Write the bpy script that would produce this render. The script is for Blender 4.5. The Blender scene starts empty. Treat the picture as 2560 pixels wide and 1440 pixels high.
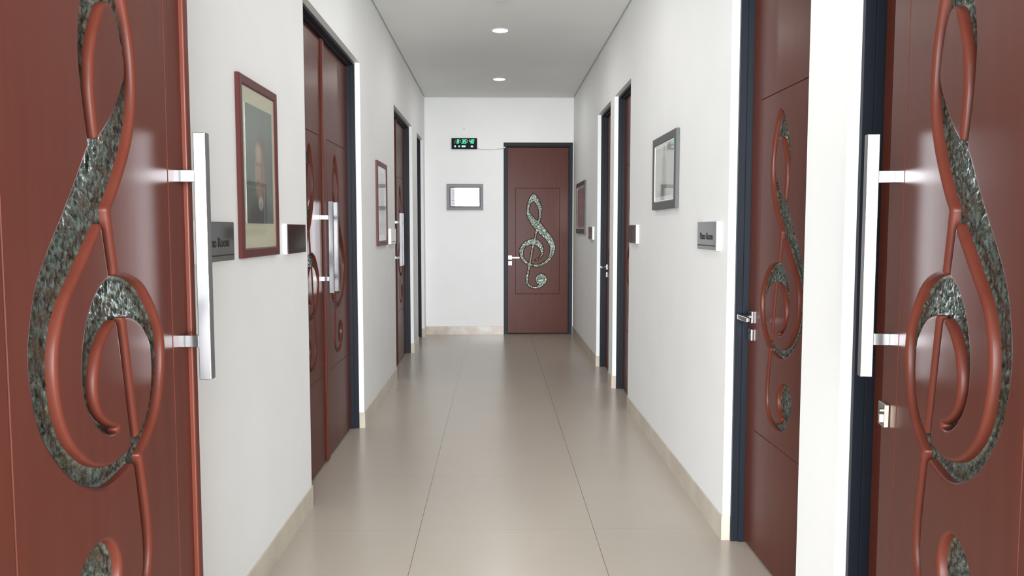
import bpy, bmesh, math, random
import numpy as np
from mathutils import Vector, Matrix, noise
from mathutils.geometry import delaunay_2d_cdt

random.seed(7)
SC = bpy.context.scene
COL = SC.collection

# ------------------------------------------------------------------ sizes (metres)
XL, XR = -0.95, 1.04          # corridor walls
YE = 10.8                     # end wall
ZC = 3.17                     # ceiling
WT = 0.22                     # wall thickness
REC = 0.09                    # how deep a leaf sits in its opening
HB = 0.112                    # baseboard height

# ------------------------------------------------------------------ materials
def new_mat(name):
    m = bpy.data.materials.new(name); m.use_nodes = True
    nt = m.node_tree
    return m, nt, nt.nodes['Principled BSDF']

def lin(r, g, b):
    f = lambda c: (c/255/12.92) if c/255 <= .04045 else ((c/255+.055)/1.055)**2.4
    return (f(r), f(g), f(b), 1)

def simple(name, col, rough=.5, metal=0, coat=0, coat_r=.05, spec=.5):
    m, nt, b = new_mat(name)
    b.inputs['Base Color'].default_value = col
    b.inputs['Roughness'].default_value = rough
    b.inputs['Metallic'].default_value = metal
    b.inputs['Coat Weight'].default_value = coat
    b.inputs['Coat Roughness'].default_value = coat_r
    b.inputs['Specular IOR Level'].default_value = spec
    return m

def noise_mat(name, c1, c2, scale, rough=.5, stretch=(1, 1, 1), detail=4, bump=0, bump_scale=None,
              coat=0, coat_r=.1, metal=0, lo=.35, hi=.65, spec=.5):
    m, nt, b = new_mat(name)
    N = nt.nodes; L = nt.links
    tc = N.new('ShaderNodeTexCoord'); mp = N.new('ShaderNodeMapping')
    mp.inputs['Scale'].default_value = stretch
    L.new(tc.outputs['Object'], mp.inputs['Vector'])
    nz = N.new('ShaderNodeTexNoise'); nz.inputs['Scale'].default_value = scale; nz.inputs['Detail'].default_value = detail
    L.new(mp.outputs['Vector'], nz.inputs['Vector'])
    mr = N.new('ShaderNodeMapRange'); mr.inputs['From Min'].default_value = lo; mr.inputs['From Max'].default_value = hi
    L.new(nz.outputs['Fac'], mr.inputs['Value'])
    mx = N.new('ShaderNodeMix'); mx.data_type = 'RGBA'
    mx.inputs['A'].default_value = c1; mx.inputs['B'].default_value = c2
    L.new(mr.outputs['Result'], mx.inputs['Factor'])
    L.new(mx.outputs['Result'], b.inputs['Base Color'])
    b.inputs['Roughness'].default_value = rough
    b.inputs['Metallic'].default_value = metal
    b.inputs['Coat Weight'].default_value = coat
    b.inputs['Coat Roughness'].default_value = coat_r
    b.inputs['Specular IOR Level'].default_value = spec
    if bump:
        n2 = N.new('ShaderNodeTexNoise'); n2.inputs['Scale'].default_value = bump_scale or scale; n2.inputs['Detail'].default_value = 3
        L.new(mp.outputs['Vector'], n2.inputs['Vector'])
        bp = N.new('ShaderNodeBump'); bp.inputs['Strength'].default_value = bump; bp.inputs['Distance'].default_value = .004
        L.new(n2.outputs['Fac'], bp.inputs['Height']); L.new(bp.outputs['Normal'], b.inputs['Normal'])
    return m

def emit(name, col, strength):
    m, nt, b = new_mat(name)
    b.inputs['Base Color'].default_value = (.02, .02, .02, 1)
    b.inputs['Emission Color'].default_value = col
    b.inputs['Emission Strength'].default_value = strength
    return m

M = {}
M['wall'] = noise_mat('white_wall_paint', (.83, .835, .83, 1), (.85, .855, .85, 1), 3, rough=.55, bump=.06, bump_scale=160)
M['ceiling'] = noise_mat('ceiling_paint', (.79, .80, .775, 1), (.81, .82, .80, 1), 2, rough=.75)
M['wood'] = noise_mat('varnished_red_brown_wood', (.086, .0205, .0130, 1), (.097, .0240, .0150, 1), 7, rough=.32,
                      stretch=(4, 4, .3), detail=4, spec=.12)
M['patina'] = noise_mat('hammered_green_patina', (.022, .024, .019, 1), (.20, .265, .23, 1), 85, rough=.20,
                        stretch=(1.5, 1, .7), detail=4, bump=.35, bump_scale=200, lo=.34, hi=.66, metal=.7, coat=.5, coat_r=.12)
M['frame'] = simple('dark_slate_paint', (.012, .015, .021, 1), rough=.42, spec=.15)
M['steel'] = simple('brushed_stainless_steel', (.36, .36, .372, 1), rough=.24, metal=1)
M['chrome'] = simple('polished_chrome', (.38, .38, .39, 1), rough=.16, metal=1)
M['nickel'] = simple('satin_nickel', (.40, .37, .31, 1), rough=.3, metal=1)
M['keyhole'] = simple('black_keyhole', (.01, .01, .01, 1), rough=.6)
M['base'] = noise_mat('beige_skirting_tile', (.50, .44, .36, 1), (.60, .54, .45, 1), 5, rough=.3, coat=.3)
M['base_marble'] = noise_mat('veined_skirting_tile', (.50, .40, .32, 1), (.66, .63, .58, 1), 6, rough=.3, detail=8, coat=.3)
M['maroon'] = simple('maroon_wood_frame', (.100, .026, .024, 1), rough=.38, spec=.25)
M['grey_frame'] = simple('charcoal_frame', (.065, .065, .066, 1), rough=.38)
M['mid_frame'] = simple('grey_frame', (.11, .11, .115, 1), rough=.4)
M['white_plastic'] = simple('white_acrylic', (.86, .86, .86, 1), rough=.3)
M['plate'] = simple('polished_grey_plate', (.22, .22, .225, 1), rough=.08, metal=.95)
M['ink'] = simple('black_lettering', (.012, .012, .012, 1), rough=.5)
M['black_plastic'] = simple('black_clock_case', (.008, .008, .009, 1), rough=.45, spec=.08)
M['green_led'] = emit('green_led', (.09, 1, .48, 1), 1.15)
M['pale_led'] = emit('pale_cyan_led', (.42, 1, .82, 1), 1.2)
M['dim_led'] = emit('dim_led', (.45, .25, .35, 1), .35)
M['lamp'] = emit('lamp_diffuser', (1, .985, .955, 1), 175)
M['lamp_rim'] = simple('white_lamp_rim', (.8, .8, .79, 1), rough=.4)
M['cord'] = simple('grey_cord', (.30, .29, .28, 1), rough=.5)

def mottle(m):
    nt = m.node_tree; N = nt.nodes; L = nt.links; b = N['Principled BSDF']
    src = b.inputs['Base Color'].links[0].from_socket
    tc = N.new('ShaderNodeTexCoord'); nz = N.new('ShaderNodeTexNoise'); nz.inputs['Scale'].default_value = 26; nz.inputs['Detail'].default_value = 5
    L.new(tc.outputs['Object'], nz.inputs['Vector'])
    mr = N.new('ShaderNodeMapRange'); mr.inputs['From Min'].default_value = .50; mr.inputs['From Max'].default_value = .66; mr.inputs['To Max'].default_value = .75
    L.new(nz.outputs['Fac'], mr.inputs['Value'])
    mx = N.new('ShaderNodeMix'); mx.data_type = 'RGBA'; mx.inputs['B'].default_value = (.115, .095, .055, 1)
    L.new(mr.outputs['Result'], mx.inputs['Factor']); L.new(src, mx.inputs['A']); L.new(mx.outputs['Result'], b.inputs['Base Color'])
mottle(M['patina'])

def floor_mat():
    m, nt, b = new_mat('beige_porcelain_tile')
    N = nt.nodes; L = nt.links
    tc = N.new('ShaderNodeTexCoord')
    nz = N.new('ShaderNodeTexNoise'); nz.inputs['Scale'].default_value = 1.3; nz.inputs['Detail'].default_value = 6
    L.new(tc.outputs['Object'], nz.inputs['Vector'])
    mx = N.new('ShaderNodeMix'); mx.data_type = 'RGBA'
    mx.inputs['A'].default_value = (.42, .368, .312, 1); mx.inputs['B'].default_value = (.47, .413, .352, 1)
    L.new(nz.outputs['Fac'], mx.inputs['Factor'])
    sp = N.new('ShaderNodeSeparateXYZ'); L.new(tc.outputs['Object'], sp.inputs['Vector'])
    def line(out, period, off, half):
        a = N.new('ShaderNodeMath'); a.operation = 'ADD'; a.inputs[1].default_value = -off + period*50 + period/2
        L.new(out, a.inputs[0])
        md = N.new('ShaderNodeMath'); md.operation = 'MODULO'; md.inputs[1].default_value = period
        L.new(a.outputs[0], md.inputs[0])
        s = N.new('ShaderNodeMath'); s.operation = 'SUBTRACT'; s.inputs[1].default_value = period/2
        L.new(md.outputs[0], s.inputs[0])
        ab = N.new('ShaderNodeMath'); ab.operation = 'ABSOLUTE'; L.new(s.outputs[0], ab.inputs[0])
        lt = N.new('ShaderNodeMath'); lt.operation = 'LESS_THAN'; lt.inputs[1].default_value = half
        L.new(ab.outputs[0], lt.inputs[0])
        return lt.outputs[0]
    lx = line(sp.outputs['X'], .83, -.366, .0013)
    ly = line(sp.outputs['Y'], .83, .40, .0004)
    mxm = N.new('ShaderNodeMath'); mxm.operation = 'MAXIMUM'
    L.new(lx, mxm.inputs[0]); L.new(ly, mxm.inputs[1])
    m2 = N.new('ShaderNodeMix'); m2.data_type = 'RGBA'
    L.new(mxm.outputs[0], m2.inputs['Factor']); L.new(mx.outputs['Result'], m2.inputs['A'])
    m2.inputs['B'].default_value = (.13, .10, .08, 1)
    L.new(m2.outputs['Result'], b.inputs['Base Color'])
    b.inputs['Roughness'].default_value = .27
    b.inputs['Specular IOR Level'].default_value = .8
    return m
M['floor'] = floor_mat()

def art_mat(name, base, shapes, gloss=True):
    """A print: soft ellipses and rectangles laid over a base colour, in the print's own x,z metres."""
    m, nt, b = new_mat(name)
    N = nt.nodes; L = nt.links
    tc = N.new('ShaderNodeTexCoord')
    cur = None
    for kind, cx, cz, rx, rz, soft, col in shapes:
        mp = N.new('ShaderNodeMapping'); mp.vector_type = 'POINT'
        mp.inputs['Location'].default_value = (-cx/rx, 0, -cz/rz)
        mp.inputs['Scale'].default_value = (1/rx, 0, 1/rz)
        L.new(tc.outputs['Object'], mp.inputs['Vector'])
        if kind == 'e':
            ln = N.new('ShaderNodeVectorMath'); ln.operation = 'LENGTH'
            L.new(mp.outputs['Vector'], ln.inputs[0]); o = ln.outputs['Value']
        else:
            ab = N.new('ShaderNodeVectorMath'); ab.operation = 'ABSOLUTE'
            L.new(mp.outputs['Vector'], ab.inputs[0])
            s = N.new('ShaderNodeSeparateXYZ'); L.new(ab.outputs['Vector'], s.inputs['Vector'])
            mm = N.new('ShaderNodeMath'); mm.operation = 'MAXIMUM'
            L.new(s.outputs['X'], mm.inputs[0]); L.new(s.outputs['Z'], mm.inputs[1]); o = mm.outputs[0]
        mr = N.new('ShaderNodeMapRange'); mr.interpolation_type = 'SMOOTHSTEP'
        mr.inputs['From Min'].default_value = 1+soft; mr.inputs['From Max'].default_value = max(1-soft, 0)
        L.new(o, mr.inputs['Value'])
        mx = N.new('ShaderNodeMix'); mx.data_type = 'RGBA'
        L.new(mr.outputs['Result'], mx.inputs['Factor'])
        if cur is None: mx.inputs['A'].default_value = base
        else: L.new(cur, mx.inputs['A'])
        mx.inputs['B'].default_value = col
        cur = mx.outputs['Result']
    if cur is None: b.inputs['Base Color'].default_value = base
    else: L.new(cur, b.inputs['Base Color'])
    b.inputs['Roughness'].default_value = .6
    if gloss:                                   # the pane over the print
        b.inputs['Coat Weight'].default_value = 1; b.inputs['Coat Roughness'].default_value = .02
    return m

# ------------------------------------------------------------------ mesh helpers
def box(bm, x0, x1, y0, y1, z0, z1):
    v = [bm.verts.new(p) for p in ((x0, y0, z0), (x1, y0, z0), (x1, y1, z0), (x0, y1, z0),
                                   (x0, y0, z1), (x1, y0, z1), (x1, y1, z1), (x0, y1, z1))]
    return [bm.faces.new([v[i] for i in f]) for f in ((0, 3, 2, 1), (4, 5, 6, 7), (0, 1, 5, 4), (1, 2, 6, 5), (2, 3, 7, 6), (3, 0, 4, 7))]

def bevel(bm, w, seg=2):
    bmesh.ops.bevel(bm, geom=list(bm.edges), offset=w, segments=seg, affect='EDGES', profile=.5)

def cyl(bm, c, r, h, axis='Z', seg=32, r2=None):
    mt = Matrix.Translation(c) @ {'Z': Matrix.Identity(4), 'Y': Matrix.Rotation(math.pi/2, 4, 'X'), 'X': Matrix.Rotation(math.pi/2, 4, 'Y')}[axis]
    return bmesh.ops.create_cone(bm, cap_ends=True, segments=seg, radius1=r, radius2=r if r2 is None else r2, depth=h, matrix=mt)

def obj(name, bm, mat, parent=None, smooth=False):
    me = bpy.data.meshes.new(name)
    bmesh.ops.recalc_face_normals(bm, faces=list(bm.faces))
    bm.to_mesh(me); bm.free()
    for m in (mat if isinstance(mat, (list, tuple)) else [mat]): me.materials.append(m)
    return link(name, me, parent, smooth)

def link(name, me, parent=None, smooth=False):
    if smooth:
        me.shade_smooth(); me.set_sharp_from_angle(angle=math.radians(38))
    o = bpy.data.objects.new(name, me); COL.objects.link(o)
    if parent: o.parent = parent
    return o

def tag(o, label, cat, group=None, kind=None):
    o['label'] = label; o['category'] = cat
    if group: o['group'] = group
    if kind: o['kind'] = kind
    return o

def empty(name, loc=(0, 0, 0), rz=0):
    o = bpy.data.objects.new(name, None); COL.objects.link(o)
    o.location = loc; o.rotation_euler = (0, 0, rz); o.empty_display_size = .1
    return o

def bx(name, mat, parent, *dims, bev=0, seg=2):
    bm = bmesh.new(); box(bm, *dims)
    if bev: bevel(bm, bev, seg)
    return obj(name, bm, mat, parent)

def tube(bm, pts, r, seg=8):
    rings = []
    for i, p in enumerate(pts):
        p = Vector(p); a = Vector(pts[max(i-1, 0)]); b = Vector(pts[min(i+1, len(pts)-1)])
        t = (b-a).normalized(); u = t.cross(Vector((0, 1, 0)))
        if u.length < 1e-4: u = t.cross(Vector((0, 0, 1)))
        u.normalize(); w = t.cross(u)
        rings.append([bm.verts.new(p+(u*math.cos(k*2*math.pi/seg)+w*math.sin(k*2*math.pi/seg))*r) for k in range(seg)])
    for a, b in zip(rings, rings[1:]):
        for k in range(seg): bm.faces.new((a[k], a[(k+1) % seg], b[(k+1) % seg], b[k]))
    bm.faces.new(rings[0]); bm.faces.new(rings[-1][::-1])

# ------------------------------------------------------------------ the carved treble clef (s from left groove, z above floor)
PW = .594                      # width inside the groove
PZ0, PZ1 = .549, 1.976         # groove bottom and top
LOOP = [((.236, 1.904), (.236, 1.798)), ((.270, 1.885), (.262, 1.785)), ((.302, 1.845), (.280, 1.757)), ((.332, 1.785), (.297, 1.725)),
        ((.349, 1.725), (.308, 1.695)), ((.353, 1.68), (.313, 1.66)), ((.349, 1.63), (.315, 1.62)), ((.341, 1.58), (.309, 1.57)), ((.331, 1.53), (.300, 1.525))]
BODY = [((.236, 1.904), (.236, 1.798)), ((.205, 1.872), (.212, 1.777)), ((.180, 1.82), (.198, 1.745)), ((.158, 1.755), (.187, 1.71)),
        ((.149, 1.70), (.183, 1.685)), ((.149, 1.65), (.188, 1.66)), ((.158, 1.60), (.212, 1.625)), ((.178, 1.55), (.240, 1.59)),
        ((.205, 1.505), (.285, 1.548)), ((.245, 1.45), (.328, 1.525)), ((.290, 1.402), (.378, 1.46)), ((.335, 1.355), (.425, 1.40)),
        ((.385, 1.305), (.470, 1.345)), ((.425, 1.265), (.508, 1.29)), ((.450, 1.225), (.527, 1.235)), ((.464, 1.18), (.536, 1.185)),
        ((.466, 1.13), (.531, 1.125)), ((.454, 1.07), (.514, 1.07)), ((.425, 1.02), (.480, 1.02)), ((.38, .98), (.430, .97)),
        ((.335, .957), (.365, .932)), ((.28, .947), (.30, .914)), ((.225, .955), (.222, .922)), ((.185, .968), (.172, .937)),
        ((.150, .992), (.130, .962)), ((.122, 1.028), (.093, 1.0)), ((.108, 1.07), (.068, 1.045)), ((.105, 1.11), (.053, 1.10)),
        ((.112, 1.15), (.055, 1.155)), ((.132, 1.178), (.078, 1.20)), ((.160, 1.20), (.112, 1.24)), ((.195, 1.213), (.150, 1.27)),
        ((.235, 1.216), (.205, 1.289)), ((.265, 1.211), (.26, 1.293)), ((.295, 1.193), (.31, 1.275)), ((.322, 1.164), (.350, 1.235)),
        ((.337, 1.13), (.373, 1.185)), ((.342, 1.10), (.381, 1.135)), ((.338, 1.07), (.376, 1.09)), ((.322, 1.045), (.356, 1.055)),
        ((.295, 1.025), (.325, 1.024)), ((.270, 1.014), (.290, 1.006)), ((.262, 1.012), (.264, 1.004))]
STEM = [(.290, 1.43, .014), (.262, 1.293, .012), (.237, 1.20, .012), (.196, .968, .011), (.185, .92, .013), (.166, .82, .0145), (.158, .76, .0155),
        (.160, .71, .0155), (.176, .672, .0145), (.205, .648, .0125), (.243, .636, .011), (.285, .634, .0125), (.32, .646, .018), (.35, .672, .028)]
BALL = (.350, .745, .077)

def catmull(pts, n=5):
    P = np.array([pts[0]]+list(pts)+[pts[-1]], float); out = []
    for i in range(1, len(P)-2):
        p0, p1, p2, p3 = P[i-1:i+3]
        for k in range(n):
            t = k/n
            out.append(.5*((2*p1)+(-p0+p2)*t+(2*p0-5*p1+4*p2-p3)*t*t+(-p0+3*p1-3*p2+p3)*t**3))
    out.append(P[-2]); return np.array(out)

G = .003
gx = np.arange(-.012, PW+.012+G/2, G); gz = np.arange(PZ0-.0, PZ1+G/2, G)
GX, GZ = np.meshgrid(gx, gz, indexing='ij')

def sd_poly(poly):
    d2 = np.full(GX.shape, 1e9); inside = np.zeros(GX.shape, bool)
    n = len(poly)
    for i in range(n):
        ax, az = poly[i]; bx_, bz = poly[(i+1) % n]
        ex, ez = bx_-ax, bz-az
        L2 = ex*ex+ez*ez
        if L2 < 1e-14: continue
        t = np.clip(((GX-ax)*ex+(GZ-az)*ez)/L2, 0, 1)
        d2 = np.minimum(d2, (GX-ax-t*ex)**2+(GZ-az-t*ez)**2)
        if abs(ez) > 1e-12:
            cond = ((az > GZ) != (bz > GZ)) & (GX < ex*(GZ-az)/ez+ax)
            inside ^= cond
    return np.where(inside, -1, 1)*np.sqrt(d2)

def sd_cone(a, b):
    ax, az, ar = a; bx_, bz, br = b
    ex, ez = bx_-ax, bz-az
    t = np.clip(((GX-ax)*ex+(GZ-az)*ez)/(ex*ex+ez*ez), 0, 1)
    return np.sqrt((GX-ax-t*ex)**2+(GZ-az-t*ez)**2)-(ar+(br-ar)*t)

def clef_sdf():
    D = np.full(GX.shape, 1e9)
    for rib in (LOOP, BODY):
        a = catmull([p[0] for p in rib]); b = catmull([p[1] for p in rib])
        for i in range(0, len(a)-1, 4):                 # quads of the ribbon, short runs so it may cross itself
            j = min(i+5, len(a)-1)
            poly = np.concatenate([a[i:j+1], b[i:j+1][::-1]])
            lo = poly.min(0)-.05; hi = poly.max(0)+.05
            D = np.minimum(D, sd_poly(poly))
    st = catmull(STEM, 4)
    for i in range(len(st)-1): D = np.minimum(D, sd_cone(st[i], st[i+1]))
    return np.minimum(D, np.sqrt((GX-BALL[0])**2+(GZ-BALL[1])**2)-BALL[2])
SDF = clef_sdf()

def contours(level):
    F = SDF-level
    nx, nz = F.shape
    segs = {}
    def pt(e):
        (i, j), (k, l) = e
        a, b = F[i, j], F[k, l]; t = a/(a-b)
        return (gx[i]+(gx[k]-gx[i])*t, gz[j]+(gz[l]-gz[j])*t)
    S = F < 0
    cr = S[:-1, :-1].astype(int)+S[1:, :-1]+S[:-1, 1:]+S[1:, 1:]
    adj = {}
    for i, j in zip(*np.nonzero((cr > 0) & (cr < 4))):
        c = [(i, j), (i+1, j), (i+1, j+1), (i, j+1)]
        es = []
        for k in range(4):
            a, b = c[k], c[(k+1) % 4]
            if S[a] != S[b]: es.append((min(a, b), max(a, b)))
        if len(es) == 4: prs = [(es[0], es[1]), (es[2], es[3])] if S[c[1]] != (F[i:i+2, j:j+2].mean() < 0) else [(es[0], es[3]), (es[1], es[2])]
        else: prs = [(es[0], es[1])]
        for a, b in prs:
            adj.setdefault(a, []).append(b); adj.setdefault(b, []).append(a)
    seen = set(); out = []
    for s in adj:
        if s in seen: continue
        path = [s]; seen.add(s); cur = s
        while True:
            nx_ = [q for q in adj[cur] if q not in seen]
            if not nx_: break
            cur = nx_[0]; seen.add(cur); path.append(cur)
        if len(path) < 12: continue
        P = np.array([pt(e) for e in path])
        for _ in range(2): P = .25*np.roll(P, 1, 0)+.5*P+.25*np.roll(P, -1, 0)
        # resample at about 5 mm
        Q = np.vstack([P, P[:1]]); d = np.r_[0, np.cumsum(np.hypot(*np.diff(Q, axis=0).T))]
        n = max(8, int(d[-1]/.005)); t = np.linspace(0, d[-1], n, endpoint=False)
        out.append(np.c_[np.interp(t, d, Q[:, 0]), np.interp(t, d, Q[:, 1])])
    return out

RND, DEPTH = .0085, .026
LEV = [(.0004, 1.0), (.30*RND, None), (.62*RND, None), (RND, None)]
def prof(d): d = min(max(d, 0), RND); return RND-math.sqrt(max(RND*RND-(RND-d)**2, 0))   # depth below the face

def sdf_at(x, z):
    i = min(max((x-gx[0])/G, 0), len(gx)-1.001); j = min(max((z-gz[0])/G, 0), len(gz)-1.001)
    a, b = int(i), int(j); u, v = i-a, j-b
    return ((SDF[a, b]*(1-u)+SDF[a+1, b]*u)*(1-v)+(SDF[a, b+1]*(1-u)+SDF[a+1, b+1]*u)*v)

GV = .0028                     # groove half width
def carved_face():
    """verts/faces of the panel inside the groove: flat face, rounded lips, steep walls of the carving."""
    pts, deps, edges, walls = [], [], [], []
    def loop(P, deplist):
        n0 = len(pts)
        for p, d in zip(P, deplist): pts.append(Vector((float(p[0]), float(p[1])))); deps.append(d)
        for k in range(len(P)): edges.append((n0+k, n0+(k+1) % len(P)))
        return n0
    rect = [(GV, PZ0+GV), (PW-GV, PZ0+GV), (PW-GV, PZ1-GV), (GV, PZ1-GV)]
    loop(rect, [0]*4)
    rims = []
    for lv, _ in LEV:
        for P in contours(lv):
            n0 = loop(P, [prof(lv)]*len(P))
            if lv == LEV[0][0]: rims.append((n0, len(P)))
    vs, es, fs, ov, oe, of = delaunay_2d_cdt(pts, edges, [], 0, 1e-6)
    dep = {}
    for k, o in enumerate(ov):
        dep[k] = deps[o[0]] if o else 0
    V = [(v.x, dep[k], v.y) for k, v in enumerate(vs)]
    def grad(x, z):
        h = .0015
        g = Vector((sdf_at(x+h, z)-sdf_at(x-h, z), sdf_at(x, z+h)-sdf_at(x, z-h)))
        return g.normalized() if g.length > 1e-9 else Vector((0, 1))
    NV = []
    lip = {}
    for k, v in enumerate(vs):
        dp = dep[k]
        if dp <= 1e-6: NV.append((0, -1, 0)); continue
        c = math.sqrt(max(0, 1-((RND-dp)/RND)**2)); g = grad(v.x, v.y)
        NV.append((-g.x*c, -math.sqrt(max(0, 1-c*c)), -g.y*c))
    Fc = []
    for f in fs:
        c = sum((vs[i] for i in f), Vector((0, 0)))/len(f)
        if not (GV < c.x < PW-GV and PZ0+GV < c.y < PZ1-GV): continue
        if sdf_at(c.x, c.y) < -.0004 and all(dep[i] >= prof(LEV[0][0])-1e-6 for i in f): continue
        Fc.append(tuple(f))
    back = {}
    for k, o in enumerate(ov):
        for q in o: back[q] = k
    for n0, n in rims:
        low = []
        for k in range(n):
            v = vs[back[n0+k]]; low.append(len(V)); V.append((v.x, DEPTH+.004, v.y))
            g = grad(v.x, v.y); NV.append((-g.x, 0, -g.y))
        for k in range(n):
            Fc.append((back[n0+k], back[n0+(k+1) % n], low[(k+1) % n], low[k]))
    return V, Fc, NV
CV, CF, CN = carved_face()

def floor_mesh(mirror):
    S = .0034
    bm = bmesh.new(); idx = {}
    nx = int(PW/S); nz = int((PZ1-PZ0)/S)
    def vert(i, j):
        if (i, j) not in idx:
            x, z = i*S, PZ0+j*S
            p = Vector((x*95, z*58, 3.1))
            v = noise.voronoi(Vector((x*112+.35*noise.noise(p*.6), z*70, 1.7)))[0]
            n = 1.15*(.5-(v[1]-v[0]))+.55*noise.noise(p*1.3)
            e = min(max(-sdf_at(x, z)/.009, 0), 1); e = e*e*(3-2*e)
            q = min(max((sdf_at(x, z)+.0055)/.0055, 0), 1)          # the patina turns up at its rim
            y = DEPTH-.0025-(.0006+.0054*e)*n-.0055*q*q
            idx[(i, j)] = bm.verts.new(((PW-x) if mirror else x, y, z))
        return idx[(i, j)]
    for i in range(nx):
        for j in range(nz):
            if sdf_at((i+.5)*S, PZ0+(j+.5)*S) < .009:
                bm.faces.new([vert(i, j), vert(i+1, j), vert(i+1, j+1), vert(i, j+1)])
    for f in bm.faces: f.normal_update()
    if bm.faces and list(bm.faces)[0].normal.y > 0: bmesh.ops.reverse_faces(bm, faces=list(bm.faces))
    me = bpy.data.meshes.new('treble_clef_inlay'); bm.to_mesh(me); bm.free()
    me.materials.append(M['patina']); me.shade_smooth()
    return me
CLEF = {False: floor_mesh(False), True: floor_mesh(True)}

_panel = {}
def panel_mesh(mirror, xl, xr, zb, zt):
    key = (mirror, round(xl, 4), round(xr, 4), round(zb, 4), round(zt, 4))
    if key in _panel: return _panel[key]
    V = []; Fs = []; LN = []
    def add(f, ns=None):
        p = [Vector(V[i]) for i in f]
        n = Vector((0, 0, 0))
        for i in range(len(p)): n += p[i].cross(p[(i+1) % len(p)])
        if n.length < 1e-14: return
        n.normalize()
        Fs.append(tuple(f)); LN.extend(ns if ns else [tuple(n)]*len(f))
    for (x, y, z) in CV: V.append(((PW-x) if mirror else x, y, z))
    NVm = [((-n[0] if mirror else n[0]), n[1], n[2]) for n in CN]
    for f in CF:
        p = [Vector(V[i]) for i in f]
        n = (p[1]-p[0]).cross(p[2]-p[0])
        avg = sum((Vector(NVm[i]) for i in f), Vector((0, 0, 0)))
        g = f if n.dot(avg) >= 0 else f[::-1]
        add(g, [NVm[i] for i in g])
    def ring(x0, x1, z0, z1, y):
        i = len(V); V.extend([(x0, y, z0), (x1, y, z0), (x1, y, z1), (x0, y, z1)]); return [i, i+1, i+2, i+3]
    e = .0025
    rr = [ring(GV, PW-GV, PZ0+GV, PZ1-GV, 0), ring(0, PW, PZ0, PZ1, .0042), ring(-GV, PW+GV, PZ0-GV, PZ1+GV, 0),
          ring(xl+e, xr-e, zb+e, zt-e, 0), ring(xl, xr, zb, zt, e), ring(xl, xr, zb, zt, .045)]
    for a, b in zip(rr, rr[1:]):
        for k in range(4): add((b[k], b[(k+1) % 4], a[(k+1) % 4], a[k]))
    o2 = rr[-1]; add((o2[3], o2[2], o2[1], o2[0]))
    me = bpy.data.meshes.new('panel'); me.from_pydata(V, [], Fs); me.update()
    me.materials.append(M['wood'])
    me.shade_smooth(); me.normals_split_custom_set(LN)
    _panel[key] = me
    return me

def pull_handle(parent, s0, dz=0, t=.027):
    """square steel pull bar on two brackets; s0 = near side of the bar along the leaf."""
    h = bx('pull_handle', M['steel'], parent, s0, s0+t, -.070, -.0435, 1.045+dz, 1.593+dz, bev=.0015)
    for z in (1.132, 1.498):
        bx('bracket', M['chrome'], h, s0+.001, s0+t-.001, -.0437, .001, z-.0135+dz, z+.0135+dz, bev=.001)

def lever_handle(parent, s0, z=1.042, flip=False):
    """rosette, neck, lever and a separate keyhole rosette."""
    k = -1 if flip else 1
    h = bx('lever_handle', M['chrome'], parent, s0-.025, s0+.025, -.010, 0, z-.027, z+.027, bev=.002)
    bm = bmesh.new(); cyl(bm, (s0, -.032, z), .010, .046, 'Y', 20)
    obj('neck', bm, M['chrome'], h, True)
    a, b = sorted((s0-k*.012, s0+k*.125))
    bx('lever', M['chrome'], h, a, b, -.064, -.046, z-.011, z+.011, bev=.004, seg=3)
    lk = bx('lock_rosette', M['chrome'], parent, s0-.024, s0+.024, -.010, 0, z-.104, z-.052, bev=.002)
    bm = bmesh.new(); cyl(bm, (s0, -.0102, z-.072), .0065, .003, 'Y', 16); box(bm, s0-.0028, s0+.0028, -.0117, -.0087, z-.091, z-.074)
    obj('keyhole', bm, M['keyhole'], lk)

N_DOOR = 0
def door(label, loc, rz, mirror, ml, mr, zb, zt, group=None, dz=0):
    """an Empty at the left groove line on the floor; the front faces local -y."""
    global N_DOOR
    N_DOOR += 1
    d = empty(f'door_{N_DOOR}', loc, rz)
    tag(d, label, 'door', group, 'structure')
    p = link('panel', panel_mesh(mirror, -ml, PW+mr, zb-dz, zt-dz), d); p.location.z = dz
    c = link('treble_clef_inlay', CLEF[mirror], d); c.location.z = dz
    c['label'] = 'hammered green treble clef sunk into the door'
    return d

N_TRIM = 0
def trim(label, rz, loc, w, h, fd0=.035, fd1=.15, ft=.020):
    """door lining around an opening w x h; local x along the wall from the left jamb, y into the wall."""
    global N_TRIM
    N_TRIM += 1
    bm = bmesh.new()
    def L(x0, x1, z0, z1, y0=fd0, y1=fd1): box(bm, x0, x1, y0, y1, z0, z1)
    L(.001, ft, 0, h-.001); L(w-ft, w-.001, 0, h-.001); L(ft, w-ft, h-ft, h-.001)
    # a narrow step nearer the leaf
    L(ft, ft+.010, 0, h-ft, fd0+.030, fd1); L(w-ft-.010, w-ft, 0, h-ft, fd0+.030, fd1); L(ft+.010, w-ft-.010, h-ft-.010, h-ft, fd0+.030, fd1)
    bmesh.ops.bevel(bm, geom=list(bm.edges), offset=.0012, segments=1, affect='EDGES')
    o = obj(f'trim_{N_TRIM}', bm, M['frame'])
    o.location = loc; o.rotation_euler = (0, 0, rz)
    return tag(o, label, 'door frame', None, 'structure')

R90 = math.pi/2
# ------------------------------------------------------------------ openings
HT = 2.585
OPEN_L = [(4.05, 5.70), (7.57, 9.19), (9.745, 10.56)]
OPEN_R = [(1.50, 2.375), (2.68, 3.575), (6.235, 7.09), (7.32, 8.235)]
ENT0, ENT1 = .84, .99          # entrance wall behind the open leaves
EX0, EX1 = -.775, .805

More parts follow.
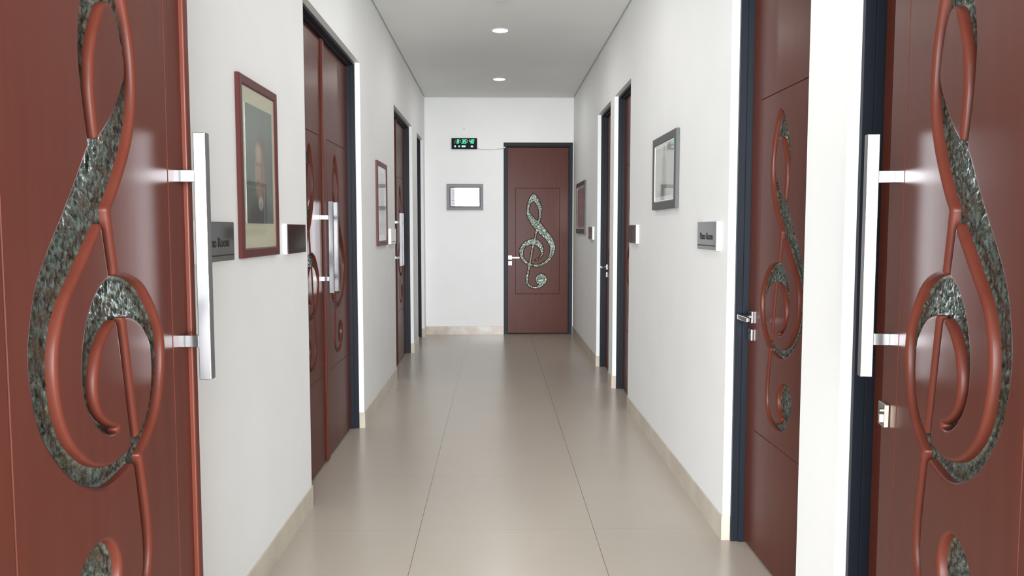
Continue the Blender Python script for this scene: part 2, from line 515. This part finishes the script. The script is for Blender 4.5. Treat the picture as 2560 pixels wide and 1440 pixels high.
def wall_side(name, x_in, x_out, opens, label):
    bm = bmesh.new(); y = ENT1; x0, x1 = sorted((x_in, x_out))
    for a, b in opens:
        box(bm, x0, x1, y, a, 0, ZC+.05); box(bm, x0, x1, a, b, HT, ZC+.05); y = b
    box(bm, x0, x1, y, YE, 0, ZC+.05)
    xo0, xo1 = sorted((x_out, x_out+(.02 if x_out > x_in else -.02)))
    for a, b in opens: box(bm, xo0, xo1, a-.05, b+.05, 0, HT+.05)      # unseen slabs added behind the leaves to block light under the doors
    return tag(obj(name, bm, M['wall']), label, 'wall', None, 'structure')
wall_side('wall_left', XL, XL-WT, OPEN_L, 'white left wall of the corridor with two double doors')
wall_side('wall_right', XR, XR+WT, OPEN_R, 'white right wall of the corridor with single doors')
bm = bmesh.new()
EDX0, EDX1 = .103, 1.031
box(bm, XL-WT, EDX0, YE, YE+WT, 0, ZC+.05); box(bm, EDX0, EDX1, YE, YE+WT, 2.58, ZC+.05); box(bm, EDX1, XR+WT, YE, YE+WT, 0, ZC+.05); box(bm, EDX0-.05, EDX1+.05, YE+WT, YE+WT+.02, 0, 2.63)  # last box: unseen slab added to stop light leaking under the end door
tag(obj('wall_end', bm, M['wall']), 'white end wall of the corridor with the clock and one door', 'wall', None, 'structure')
bm = bmesh.new()
box(bm, -3.2, EX0, ENT0, ENT1, 0, ZC+.05); box(bm, EX1, 3.3, ENT0, ENT1, 0, ZC+.05); box(bm, EX0, EX1, ENT0, ENT1, 2.66, ZC+.05)
tag(obj('wall_front', bm, M['wall']), 'white entrance wall around the open double doors', 'wall', None, 'structure')

bm = bmesh.new(); box(bm, -3.2, 3.3, -5.0, YE+WT, -.12, 0)
tag(obj('floor', bm, M['floor']), 'beige glossy porcelain tile floor', 'floor', None, 'structure')
bm = bmesh.new()
box(bm, XL+.014, XR-.014, ENT1, YE-.014, ZC, ZC+.02)
box(bm, XL-WT, XR+WT, ENT1, YE+WT, ZC+.02, ZC+.14)
tag(obj('ceiling', bm, M['ceiling']), 'plain white ceiling with a narrow shadow gap along the walls', 'ceiling', None, 'structure')

def baseboard(name, segs, mat, label):
    bm = bmesh.new()
    for s in segs: box(bm, *s)
    bmesh.ops.bevel(bm, geom=[e for e in bm.edges if min(v.co.z for v in e.verts) > HB-.001], offset=.002, segments=1, affect='EDGES')
    return tag(obj(name, bm, mat), label, 'skirting', None, 'structure')
BT = .006
def base_side(xin, sgn, opens):
    segs = []; y = ENT1
    for a, b in opens+[(YE, YE)]:
        segs.append((*sorted((xin, xin+sgn*BT)), y+(.0 if y == ENT1 else -BT), a+(BT if a < YE else 0), 0, HB))
        if a < YE:       # returns into the opening
            segs.append((*sorted((xin, xin-sgn*.034)), a-.0005, a+BT, 0, HB)); segs.append((*sorted((xin, xin-sgn*.034)), b-BT, b+.0005, 0, HB))
        y = b
    return segs
baseboard('baseboard_left', base_side(XL, 1, OPEN_L), M['base'], 'beige tile skirting along the left wall')
baseboard('baseboard_right', base_side(XR, -1, OPEN_R), M['base'], 'beige tile skirting along the right wall')
baseboard('baseboard_end', [(XL+BT, EDX0, YE-.009, YE, 0, HB)], M['base_marble'], 'veined beige tile skirting below the clock on the end wall')

# ------------------------------------------------------------------ doors
ZT = HT-.032
GAP = .003
def wall_trim(side, a, b, label):
    if side == 'L': return trim(label, R90, (XL, a, 0), b-a, HT)
    return trim(label, -R90, (XR, b, 0), b-a, HT)

def side_single(side, a, b, label, lever=True, near_lever=False):
    w = b-a; ml = .109; off = .030+GAP
    if side == 'R':
        d = door(label, (XR+REC, b-off-ml, 0), -R90, False, ml, w-2*off-ml-PW, .012, ZT)
    else:
        d = door(label, (XL-REC, a+off+ml, 0), R90, False, ml, w-2*off-ml-PW, .012, ZT)
    if near_lever: lever_handle(d, PW+(w-2*off-ml-PW)-.05, flip=True)
    else: lever_handle(d, -ml+.048)
    return d

def side_double(a, b, l1, l2, group):
    w = b-a; off = .030+GAP; half = (w-2*off-.004)/2; fm = .109; hm = half-fm-PW
    mid = (a+b)/2
    d1 = door(l1, (XL-REC, a+off+hm, 0), R90, True, hm, fm, .012, ZT, group)
    bx('astragal', M['wood'], d1, PW+fm-.042, PW+fm+.012, -.014, 0.002, .012, ZT, bev=.004, seg=3)
    pull_handle(d1, PW+.030)
    d2 = door(l2, (XL-REC, mid+.002+fm, 0), R90, False, fm, hm, .012, ZT, group)
    pull_handle(d2, -.057+.012)
    return d1, d2

# open entrance leaves in the foreground
DZ = .048
thL, thR = .0031, -.1775
ux, uy = -math.sin(thL), math.cos(thL)
dA = door('large open door leaf filling the left edge of the view, steel pull bar at its free edge',
          (-.7068-ux*PW, 1.75-uy*PW, 0), R90+thL, True, .072, .109, .03, 2.63, 'open entrance double doors', DZ)
pull_handle(dA, PW+.0325, DZ)
bx('astragal', M['wood'], dA, PW+.109-.022, PW+.109+.004, -.011, .030, .03, 2.63, bev=.004, seg=3)
bx('edge_strip', M['wood'], dA, PW+.109+.004, PW+.109+.019, -.003, .044, .03, 2.63, bev=.003, seg=2)
dB = door('large open door leaf filling the right edge of the view, pull bar and square lock plate',
          (.8936, 1.7448, 0), -R90+thR, False, .109, .072, .03, 2.63, 'open entrance double doors', DZ)
pull_handle(dB, -.0595, DZ)
lk = bx('lock_rosette', M['nickel'], dB, -.098, -.048, -.011, 0, .925+DZ, .979+DZ, bev=.002)
lk['label'] = 'square satin nickel lock plate'
bm = bmesh.new(); cyl(bm, (-.073, -.0125, .961+DZ), .007, .006, 'Y', 20); box(bm, -.077, -.069, -.0155, -.010, .934+DZ, .952+DZ)
obj('lock_cylinder', bm, M['chrome'], lk, True)

trim('dark frame around the entrance with its two open leaves', 0, (EX0, ENT0, 0), EX1-EX0, 2.66, fd0=-.004, fd1=.154, ft=.018)
trim('dark frame of the left double door beside the framed portrait', R90, (XL, OPEN_L[0][0], 0), OPEN_L[0][1]-OPEN_L[0][0], HT)
side_double(*OPEN_L[0], 'near leaf of the double door beside the framed portrait, with raised centre strip',
            'far leaf of the double door beside the framed portrait', 'double door beside the portrait')
trim('dark frame of the farther left double door', R90, (XL, OPEN_L[1][0], 0), OPEN_L[1][1]-OPEN_L[1][0], HT)
side_double(*OPEN_L[1], 'near leaf of the far left double door, mostly hidden by the wall',
            'far leaf of the far left double door, narrow in view with one pull bar', 'far left double door')
trim('dark frame of the last left door next to the end wall', R90, (XL, OPEN_L[2][0], 0), OPEN_L[2][1]-OPEN_L[2][0], HT)
side_single('L', *OPEN_L[2], 'last single door on the left, seen as a dark sliver by the end wall')
trim('broad dark frame beside the open right leaf', -R90, (XR, OPEN_R[0][1], 0), OPEN_R[0][1]-OPEN_R[0][0], HT)
side_single('R', *OPEN_R[0], 'closed red brown door in the right wall hidden behind the open right leaf', near_lever=True)
trim('dark frame of the nearest closed door on the right, beside the piano room plaque', -R90, (XR, OPEN_R[1][1], 0), OPEN_R[1][1]-OPEN_R[1][0], HT)
side_single('R', *OPEN_R[1], 'single door with chrome lever beside the right piano room plaque')
trim('dark frame of the right door beyond the framed steeple print', -R90, (XR, OPEN_R[2][1], 0), OPEN_R[2][1]-OPEN_R[2][0], HT)
side_single('R', *OPEN_R[2], 'single door on the right just beyond the framed steeple print', near_lever=True)
trim('dark frame of the farthest right door', -R90, (XR, OPEN_R[3][1], 0), OPEN_R[3][1]-OPEN_R[3][0], HT)
side_single('R', *OPEN_R[3], 'farthest single door in the right wall, narrow with a chrome lever')

# end door
trim('dark frame around the door in the end wall', 0, (EDX0, YE, 0), EDX1-EDX0, 2.58, fd0=-.004, fd1=.12, ft=.046)
dE = door('red brown door in the end wall facing the camera, with whole treble clef', (.2635, YE+.022, 0), 0, False, .1055, .117, .014, 2.517)
lever_handle(dE, -.073, z=1.042)

# ------------------------------------------------------------------ framed pictures (local x along wall seen from the front, front = -y)
def picture(name, label, loc, rz, w, h, fw, fd, fmat, mat_col, border, art, slip=None, group=None):
    """border = (left, right, top, bottom) of the mount inside the frame."""
    p = empty(name, loc, rz); tag(p, label, 'picture', group)
    bm = bmesh.new()
    x, z = w/2, h/2
    prof_ = [(0, 0), (0, -fd+.003), (.003, -fd), (fw-.005, -fd+.001), (fw, -fd+.004), (fw, -.006)]
    rings = []
    for o, y in prof_:
        rings.append([bm.verts.new(q) for q in ((-x+o, y, -z+o), (x-o, y, -z+o), (x-o, y, z-o), (-x+o, y, z-o))])
    for a, b in zip(rings, rings[1:]):
        for k in range(4): bm.faces.new((a[k], a[(k+1) % 4], b[(k+1) % 4], b[k]))
    bm.faces.new(rings[0]); 
    f = obj('frame', bm, fmat, p)
    bx('mount', art_mat(name+'_mount', mat_col, []), p, -x+fw-.002, x-fw+.002, -fd+.007, -.002, -z+fw-.002, z-fw+.002)
    l, r, t, b = border
    pr = bx('print', art, p, -x+fw+l, x-fw-r, -fd+.0055, -fd+.0075, -z+fw+b, z-fw-t)
    if slip:
        bm = bmesh.new(); e = .006
        X0, X1, Z0, Z1 = -x+fw, x-fw, -z+fw, z-fw
        for q in ((X0, X0+e, Z0, Z1), (X1-e, X1, Z0, Z1), (X0+e, X1-e, Z0, Z0+e), (X0+e, X1-e, Z1-e, Z1)):
            box(bm, q[0], q[1], -fd+.004, -fd+.0071, q[2], q[3])
        obj('slip', bm, slip, p)
    return p

teal = lin(92, 106, 100)
portrait = art_mat('portrait_print', teal, [
    ('e', -.02, .20, .26, .16, .7, lin(108, 118, 112)),
    ('e', .015, -.27, .22, .16, .25, lin(70, 78, 78)),            # coat and shoulders
    ('e', .022, .03, .078, .118, .45, lin(104, 100, 92)),         # hair
    ('e', -.012, -.014, .050, .086, .45, lin(156, 136, 120)),     # face
    ('e', .032, -.03, .034, .085, .7, lin(124, 110, 98)),         # shaded cheek
    ('e', -.018, .072, .036, .030, .7, lin(164, 146, 130)),       # brow
    ('e', -.034, .022, .014, .007, .8, lin(112, 94, 84)),         # eye
    ('e', .006, .022, .013, .007, .8, lin(114, 96, 86)),
    ('e', -.030, -.012, .009, .022, .8, lin(140, 118, 104)),      # nose
    ('e', -.026, -.047, .022, .011, .8, lin(118, 96, 84)),        # moustache
    ('e', -.010, -.080, .034, .024, .8, lin(140, 122, 108)),      # chin
    ('e', .004, -.128, .030, .026, .4, lin(168, 164, 158)),       # collar
    ('e', .004, -.135, .010, .012, .4, lin(120, 118, 116)),
])
steeple = art_mat('steeple_print', lin(168, 170, 166), [
    ('r', 0, -.165, .19, .05, .3, lin(150, 152, 150)),
    ('r', 0, -.02, .062, .070, .15, lin(138, 138, 122)),
    ('r', 0, -.115, .075, .05, .15, lin(122, 123, 118)),
    ('e', 0, .06, .058, .045, .25, lin(128, 128, 122)),
    ('r', 0, .115, .020, .055, .3, lin(130, 130, 126)),
    ('e', 0, .165, .010, .040, .4, lin(110, 110, 108)),
    ('r', -.03, -.03, .006, .045, .4, lin(108, 108, 98)), ('r', .03, -.03, .006, .045, .4, lin(108, 108, 98)), ('r', 0, -.03, .006, .045, .4, lin(108, 108, 98)),
    ('r', -.03, -.12, .007, .04, .4, lin(96, 98, 96)), ('r', .03, -.12, .007, .04, .4, lin(96, 98, 96)),
    ('r', 0, -.20, .18, .012, .5, lin(176, 178, 176)),
])
greyprint = art_mat('grey_print', lin(172, 174, 172), [
    ('e', 0, -.05, .13, .20, .6, lin(140, 144, 142)), ('e', 0, .10, .05, .07, .5, lin(158, 156, 150)),
    ('r', 0, -.20, .16, .05, .4, lin(128, 132, 131))])
door_reflection = art_mat('painted_door_reflection', lin(112, 78, 80), [
    ('e', 0, .02, .14, .18, .6, lin(140, 104, 104)), ('r', 0, -.17, .17, .05, .4, lin(96, 62, 66))])  # red tones paint the doors' reflection in the glass into the print
chart = art_mat('pale_chart', lin(238, 238, 242), [
    ('r', -.155, .085, .020, .006, .4, lin(196, 196, 214)), ('r', -.140, .055, .030, .007, .4, lin(190, 190, 212)),
    ('r', -.150, .025, .024, .007, .4, lin(186, 186, 210)), ('r', -.130, -.005, .040, .006, .4, lin(196, 196, 216)),
    ('r', -.150, -.045, .026, .010, .4, lin(192, 192, 214)), ('r', -.140, -.085, .034, .007, .4, lin(198, 198, 216)),
    ('r', -.075, .06, .014, .006, .5, lin(212, 212, 224)), ('r', -.06, -.02, .012, .02, .5, lin(216, 216, 226))])

picture('framed_portrait', 'maroon framed portrait of a man on a dark ground, hung before the left double door',
        (XL, 3.225, 1.660), R90, .500, .680, .036, .018, M['maroon'], lin(186, 184, 158), (.036, .036, .060, .095), portrait)
picture('framed_print', 'narrow looking maroon framed grey print on the left wall between double doors',
        (XL, 6.655, 1.632), R90, .560, .680, .040, .018, M['maroon'], lin(190, 190, 184), (.03, .03, .04, .05), greyprint)
picture('framed_print', 'charcoal framed print of a pointed steeple on the right wall',
        (XR, 4.885, 1.775), -R90, .670, .450, .050, .024, M['grey_frame'], lin(196, 198, 192), (.02, .02, .02, .03), steeple, slip=M['white_plastic'])
picture('framed_print', 'dark framed print with painted red door reflection, right wall next to the end door',
        (XR, 9.715, 1.683), -R90, .960, .620, .055, .022, M['grey_frame'], lin(168, 150, 150), (.03, .03, .03, .03), door_reflection, slip=M['white_plastic'])
picture('framed_chart', 'small grey framed white chart under the digital clock',
        (-.415, YE-.0045, 1.853), math.radians(1.0), .487, .346, .043, .022, M['mid_frame'], lin(236, 236, 240), (.004, .004, .004, .004), chart, slip=M['black_plastic'])

# ------------------------------------------------------------------ room plaques
def plaque(label, side, yc, zc, text=None, w=.340, h=.137, plate=None):
    x = XL if side == 'L' else XR
    p = empty('room_sign', (x, yc, zc), R90 if side == 'L' else -R90)
    tag(p, label, 'sign', 'room plaques beside the doors')
    bx('backing', M['white_plastic'], p, -w/2, w/2, -.019, 0, -h/2, h/2, bev=.0015)
    f = bx('face_plate', plate or M['plate'], p, -w/2+.002, w/2-.002, -.0225, -.0188, -h/2+.002, h/2-.002, bev=.0008)
    bx('rule_line', M['ink'], p, -w/2+.004, w/2-.004, -.0230, -.0222, -h*.36, -h*.325)
    if text:
        cu = bpy.data.curves.new('lettering', 'FONT'); cu.body = text; cu.size = .047; cu.align_x = 'CENTER'; cu.align_y = 'CENTER'; cu.extrude = .0004
        pass
        tmp = bpy.data.objects.new('text_source', cu); COL.objects.link(tmp)
        bpy.context.view_layer.update()
        me = bpy.data.meshes.new_from_object(tmp.evaluated_get(bpy.context.evaluated_depsgraph_get()))
        bpy.data.objects.remove(tmp); bpy.data.curves.remove(cu)
        me.materials.clear(); me.materials.append(M['ink'])
        t = bpy.data.objects.new('lettering', me); COL.objects.link(t); t.parent = p
        t.location = (0, -.0231, -.004); t.rotation_euler = (R90, 0, 0)
    return p
plaque('grey piano room plaque partly behind the steel pull bar of the open left leaf', 'L', 2.69, 1.387, 'Piano Room')
plaque('dark blank plaque between the framed portrait and the left double door', 'L', 3.76, 1.384)
plaque('pale plaque beside the far left double door', 'L', 7.285, 1.362, plate=M['white_plastic'])
plaque('grey piano room plaque on the right wall below the steeple print', 'R', 3.862, 1.397, 'Piano Room')
plaque('plaque on the right wall jutting out at the door beyond the steeple print', 'R', 5.995, 1.391)
plaque('plaque on the right wall between the reflection-tinted print and the farthest door', 'R', 8.645, 1.383)

# ------------------------------------------------------------------ clock
ck = empty('wall_clock', (-.42, YE, 2.490)); tag(ck, 'black digital clock with green digits high on the end wall', 'clock')
bx('case', M['black_plastic'], ck, -.170, .170, -.034, -.004, 0, .144, bev=.003)
bx('side_cap', M['white_plastic'], ck, .170, .178, -.030, 0, .004, .140, bev=.002)
bx('back_plate', M['black_plastic'], ck, -.160, .160, -.005, 0, .01, .134)
SEG = {'0': 'abcdef', '1': 'bc', '2': 'abged', '3': 'abgcd', '4': 'fgbc', '5': 'afgcd', '6': 'afgedc', '7': 'abc', '8': 'abcdefg', '9': 'abcdfg'}
def digit(bm, ch, x0, z0, w, h, t, sl=.14):
    def q(x0_, x1_, z0_, z1_):
        v = [bm.verts.new((x0+x+sl*z, y, z0+z)) for y in (-.0352, -.0338) for x, z in ((x0_, z0_), (x1_, z0_), (x1_, z1_), (x0_, z1_))]
        for f in ((0, 1, 2, 3), (7, 6, 5, 4), (0, 4, 5, 1), (1, 5, 6, 2), (2, 6, 7, 3), (3, 7, 4, 0)): bm.faces.new([v[i] for i in f])
    m = h/2
    S = {'a': (0, w, h-t, h), 'd': (0, w, 0, t), 'g': (t*.4, w-t*.4, m-t/2, m+t/2), 'f': (0, t, m, h), 'b': (w-t, w, m, h), 'e': (0, t, 0, m), 'c': (w-t, w, 0, m)}
    for s in SEG[ch]: q(*S[s])
def dots(bm, x0, z0, h, t, sl=.14):
    for z in (h*.24, h*.66): box(bm, x0+sl*z, x0+sl*z+t*1.1, -.0352, -.0338, z0+z, z0+z+t*1.1)
DW, DH, DT, DZ0 = .029, .053, .0088, .072
for ch, x in (('8', -.103), ('3', -.038), ('5', -.003), ('4', .062), ('0', .097)):
    bm = bmesh.new(); digit(bm, ch, x, DZ0, DW, DH, DT); obj('digit', bm, M['green_led'], ck)
for x in (-.063, .034):
    bm = bmesh.new(); dots(bm, x, DZ0, DH, DT); obj('colon', bm, M['pale_led'], ck)
bm = bmesh.new(); digit(bm, '1', -.150, DZ0, DW, DH, .005); box(bm, -.133, -.128, -.0352, -.0338, DZ0, DZ0+.03); obj('dim_segment', bm, M['dim_led'], ck)
for x0, x1, z0, z1 in ((-.132, -.112, .024, .046), (-.078, -.060, .024, .046), (-.036, .016, .024, .046), (.086, .117, .024, .044)):
    bm = bmesh.new(); box(bm, x0, x1, -.0352, -.0338, z0, z1); obj('indicator', bm, M['pale_led'], ck)
pts = [(.176, -.008, .012), (.200, -.006, .003), (.24, -.005, -.003), (.30, -.005, -.006), (.36, -.006, -.010), (.40, -.006, -.006), (.44, -.006, .004), (.49, -.006, .005), (.527, -.008, .016)]
P3 = catmull(pts, 5)
bm = bmesh.new(); tube(bm, [tuple(p) for p in P3], .0026); obj('power_cord', bm, M['cord'], ck, True)
bm = bmesh.new(); cyl(bm, (.533, -.012, .022), .009, .014, 'Y', 14); obj('cord_clip', bm, M['white_plastic'], ck, True)

nl = empty('wall_nail', (-.424, YE, 2.757)); tag(nl, 'tiny grey nail in the end wall above the digital clock', 'nail')
bm = bmesh.new(); cyl(bm, (0, -.006, 0), .0035, .012, 'Y', 12); cyl(bm, (0, -.0125, 0), .008, .003, 'Y', 16); obj('shank', bm, M['cord'], nl)
# ------------------------------------------------------------------ ceiling fittings
LY = [9.487, 7.185, 4.885]
def downlight():
    d = empty('downlight', (0, 0, 0)); tag(d, '', 'ceiling light', 'round recessed ceiling lights')
    bm = bmesh.new()
    rs = [(.064, .0), (.066, -.004), (.080, -.004), (.084, 0)]
    rg = [[bm.verts.new((r*math.cos(k*math.pi/24), r*math.sin(k*math.pi/24), z)) for k in range(48)] for r, z in rs]
    for a, b in zip(rg, rg[1:]):
        for k in range(48): bm.faces.new((a[k], a[(k+1) % 48], b[(k+1) % 48], b[k]))
    obj('rim', bm, M['lamp_rim'], d, True)
    bm = bmesh.new(); cyl(bm, (0, 0, -.001), .0645, .002, 'Z', 48); obj('diffuser', bm, M['lamp'], d)
    return d
d0 = downlight()
LLAB = ['round recessed ceiling light nearest the end wall', 'round recessed ceiling light, second from the end wall',
        'round recessed ceiling light, third from the end wall']
for i, y in enumerate(LY):
    if i == 0: d = d0
    else:
        d = d0.copy(); COL.objects.link(d)
        for c in d0.children:
            k = c.copy(); COL.objects.link(k); k.parent = d
    d['label'] = LLAB[i]; d.location = (.04, y, ZC)
sd = empty('smoke_detector', (.045, 6.12, ZC)); tag(sd, 'white round smoke detector on the ceiling at the top edge of the view', 'smoke detector')
bm = bmesh.new(); cyl(bm, (0, 0, -.009), .055, .018, 'Z', 36); bevel(bm, .003); obj('base', bm, M['lamp_rim'], sd, True)
bm = bmesh.new(); cyl(bm, (0, 0, -.027), .030, .022, 'Z', 36, r2=.045); obj('sensor_head', bm, M['lamp_rim'], sd, True)

# ------------------------------------------------------------------ light: daylight of the glazed lobby behind the camera, and the lamps
w = bpy.data.worlds.new('World'); SC.world = w; w.use_nodes = True
bg = w.node_tree.nodes['Background']; bg.inputs['Color'].default_value = (.93, .97, 1, 1); bg.inputs['Strength'].default_value = 2.2
la = bpy.data.lights.new('lobby_window_daylight', 'AREA'); la.shape = 'RECTANGLE'; la.size = 4.6; la.size_y = 3.2
la.energy = 2100; la.color = (.95, .98, 1)
lo = bpy.data.objects.new('lobby_window_daylight', la); COL.objects.link(lo); lo.location = (-.35, -4.4, 1.75); lo.rotation_euler = (R90, 0, 0)

# ------------------------------------------------------------------ camera
F = 2000.; VPX, VPY = 1240., 572.
yd = Vector(((VPX-1280)/F, -(VPY-720)/F, -1)).normalized()
up = Vector((0, -yd.z, yd.y)).normalized()
xr = yd.cross(up)
cam = bpy.data.cameras.new('Camera'); cam.sensor_fit = 'HORIZONTAL'; cam.sensor_width = 36; cam.lens = 36*F/2560; cam.clip_start = .05
co = bpy.data.objects.new('Camera', cam); COL.objects.link(co)
Rm = Matrix((xr, yd, up)).to_4x4(); Rm.translation = Vector((0, 0, 1.43))
co.matrix_world = Rm
SC.camera = co

SC.view_settings.view_transform = 'Standard'; SC.view_settings.look = 'None'
SC.view_settings.gamma = 1; SC.view_settings.use_curve_mapping = False
SC.view_settings.exposure = .08
